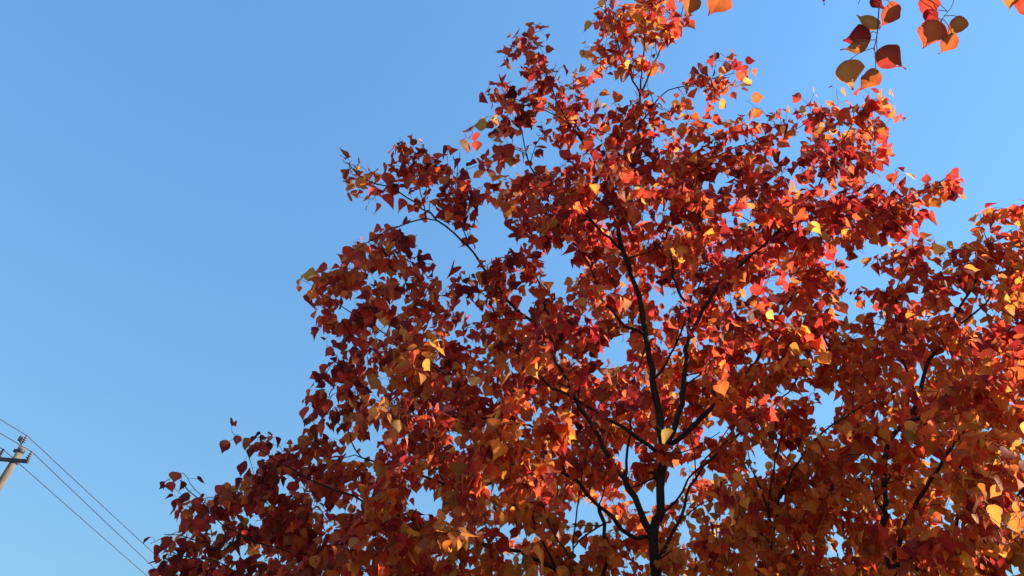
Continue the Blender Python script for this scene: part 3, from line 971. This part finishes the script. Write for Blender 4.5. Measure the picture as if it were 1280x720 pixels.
def big_leaf(px, py, size_px, ang, tone, yaw=0.0, tilt=0.0, fold=0.2, curl=0.15, hole=None, Y=LY, wide=1.0, flip=False, val=1.0, stalk=None, tree=over, parent=None):
    """one large leaf as its own mesh: the tip points along ang (degrees, 0 = right, -90 = down) as seen from below"""
    c = at(px, py, Y)
    view = nrm(c - CAM)
    rt = np.array((1.0, 0, 0)); rt = nrm(rt - view * np.dot(rt, view))
    up = np.cross(rt, view)
    A = rt * math.cos(math.radians(ang)) + up * math.sin(math.radians(ang))
    N0 = view * (-1 if flip else 1)
    # turn the blade about its own axis and pitch its tip away
    A = nrm(A + view * math.sin(math.radians(tilt)))
    N0 = nrm(N0 - A * np.dot(N0, A))
    U0 = np.cross(A, N0)
    yr = math.radians(yaw)
    Nn = N0 * math.cos(yr) + U0 * math.sin(yr)
    U = np.cross(A, Nn)
    slant = np.linalg.norm(c - CAM)
    S = 0.77 * size_px / FPX * slant
    nv, nu = 26, 13
    vv = np.linspace(0, 1, nv)
    hw = np.interp(vv, [0, 0.02, 0.06, 0.12, 0.2, 0.3, 0.4, 0.52, 0.64, 0.75, 0.84, 0.91, 0.96, 1.0],
                   [0.0, 0.16, 0.28, 0.38, 0.45, 0.49, 0.485, 0.42, 0.30, 0.17, 0.085, 0.042, 0.022, 0.004]) * wide
    rng = tree.rng
    ph = rng.uniform(0, 6, 4)
    V, UVs, E_ = [], [], []
    for i, v in enumerate(vv):
        for j in range(nu):
            u = (j / (nu - 1) * 2 - 1)
            edge = 1 + 0.035 * math.sin(v * 19 + ph[0] + (2 if u > 0 else 0)) + 0.07 * math.sin(v * 6 + ph[3] + (1.7 if u > 0 else 0))
            x = u * hw[i] * edge + 0.05 * math.sin(v * 3.4 + ph[1]) * v
            back = -0.05 * (abs(u) ** 2) * max(0, 1 - v * 4)
            w = fold * abs(x) - curl * (v - 0.2) ** 2 + 0.055 * math.sin(v * 8 + ph[1] + (1.5 if u > 0 else 0)) * abs(u) + 0.025 * math.sin(u * 5 + v * 6 + ph[2])
            V.append(c + (A * (v - 0.45 + back) + U * x + Nn * w) * S)
            UVs.append((x, v)); E_.append(min(1.4, abs(u) * 1.1 + 0.3) if v < .94 else 1.4)
    F = []
    for i in range(nv - 1):
        for j in range(nu - 1):
            if hole and (hole[0] - vv[i]) ** 2 * 1.0 + (hole[1] - ((j + .5) / (nu - 1) * 2 - 1) * hw[i]) ** 2 < hole[2] ** 2:
                continue
            F.append((i * nu + j, i * nu + j + 1, (i + 1) * nu + j + 1, (i + 1) * nu + j))
    mi = [0] * len(F)
    if stalk is not None:
        base = c + (A * -0.45) * S
        q = np.array(stalk)
        sb = MB()
        sb.tube(tree.smooth([q, (q + base) / 2 + np.array((0, 0, 0.008)) + U * 0.004, base + A * S * 0.03], 0.01), 0.0011, 6)
        o = len(V)
        V = V + sb.v
        F = F + [tuple(k + o for k in f) for f in sb.f]
        mi += [1] * len(sb.f)
        UVs = UVs + [(0.3, 0.5)] * len(sb.v)
    ob = link_mesh('leaf', V, F, [M_LEAF, M_STALK], parent or tree.root, True, mi)
    me = ob.data
    ca = me.color_attributes.new('tone', 'FLOAT_COLOR', 'POINT')
    ca.data.foreach_set('color', np.concatenate([np.array((tone, val, E_[k] if k < len(E_) else 0, 1), np.float32) for k in range(len(V))]))
    uvl = me.uv_layers.new(name='leaf_uv')
    li = np.empty(len(me.loops), np.int32)
    me.loops.foreach_get('vertex_index', li)
    uvl.data.foreach_set('uv', np.array(UVs, np.float32)[li].ravel())
    return ob


W_ = lambda x, y: at(x, y, LY)
shoots = [([(1105, -120), (1098, -40), (1099, 0), (1098, 20), (1096, 45), (1092, 62)], .0028),
          ([(1075, -115), (1080, -30), (1073, 5)], .0018),
          ([(1215, -150), (1200, -40), (1192, 2), (1182, 18), (1176, 26)], .0026),
          ([(895, -102), (892, -50), (880, -22)], .0022),
          ([(1275, -170), (1275, -60), (1270, -20)], .0022)]
SH = []
for pts, r in shoots:
    P = over.smooth([W_(*p) for p in pts], 0.02)
    Pn = np.array(over.pos[-200:])
    P[0] = Pn[int(np.argmin(np.linalg.norm(Pn - P[0], axis=1)))]
    sb = MB()
    sb.tube(P, np.linspace(r, r * 0.45, len(P)), 7)
    SH.append(sb.build('shoot', M_TWIG, over.root))
big_leaf(863, 8, 33, -100, .80, yaw=35, val=.62, stalk=W_(881, -24), parent=SH[3])
big_leaf(897, 4, 40, -120, .72, yaw=8, val=.70, wide=1.0, stalk=W_(890, -45), parent=SH[3])
big_leaf(1086, 26, 34, 160, .92, yaw=40, wide=.75, stalk=W_(1098, 20), val=.66, parent=SH[0])
big_leaf(1108, 18, 38, -100, .62, yaw=48, fold=.5, stalk=W_(1099, 0), val=.66, parent=SH[0])
big_leaf(1098, 4, 26, -50, .15, yaw=50, flip=True, stalk=W_(1098, -25), val=.66, parent=SH[0])
big_leaf(1072, 47, 36, 190, .30, yaw=25, flip=True, wide=1.0, stalk=W_(1097, 42), val=.66, parent=SH[0])
big_leaf(1069, 58, 36, 205, .82, yaw=50, wide=.85, stalk=W_(1096, 50), val=.66, parent=SH[0])
big_leaf(1113, 74, 46, -22, .46, yaw=38, hole=(.70, -.10, .055), wide=.95, stalk=W_(1097, 40), val=.66, parent=SH[0])
big_leaf(1062, 93, 42, -68, .84, yaw=28, val=.8, stalk=W_(1092, 60), parent=SH[0])
big_leaf(1086, 99, 34, -122, .74, yaw=35, stalk=W_(1093, 60), val=.66, parent=SH[0])
big_leaf(1160, 10, 32, -75, .50, yaw=32, wide=1.05, stalk=W_(1184, 14), val=.66, parent=SH[2])
big_leaf(1166, 20, 26, -40, .30, yaw=50, flip=True, stalk=W_(1184, 14), val=.66, parent=SH[2])
big_leaf(1162, 42, 38, -105, .64, yaw=15, val=.85, wide=1.05, stalk=W_(1177, 24), parent=SH[2])
big_leaf(1194, 33, 30, -118, .80, yaw=38, stalk=W_(1180, 20), val=.66, parent=SH[2])
big_leaf(1184, 54, 30, -112, .70, yaw=42, stalk=W_(1178, 23), val=.66, parent=SH[2])
big_leaf(1263, 2, 22, -80, .88, yaw=40, stalk=W_(1271, -20), val=.66, parent=SH[4])
big_leaf(1281, 9, 30, -60, .50, yaw=35, val=.7, stalk=W_(1271, -22), parent=SH[4])
big_leaf(1031, -4, 20, -100, .10, yaw=60, flip=True, stalk=W_(1035, -60), val=.66, parent=SH[1])
# unseen rest of its crown, placed sunward to shade the hanging leaves
over.limb('limb', [TX + (0.0, 0.05, 3.3), TX + (0.1, 0.6, 3.9), TX + (0.0, 1.3, 4.4), TX + (-0.2, 1.9, 4.8)], 0.03, 0.006, 8)
for k in range(420):
    th, ph = over.rng.uniform(0, 6.28), over.rng.uniform(-0.3, 1.0)
    r = 1.7 * over.rng.uniform(0.2, 1) ** 0.5
    p = TX + np.array((0.1, 2.0, 4.5)) + np.array((math.cos(th) * r, math.sin(th) * r * .8, ph * 1.3))
    qx, qy = project(p)
    if p[1] > 0 and -150 < qx < 1430 and qy > -160: continue
    over.twig_to(p, 11, 0.1, 0.3)
over.finish()
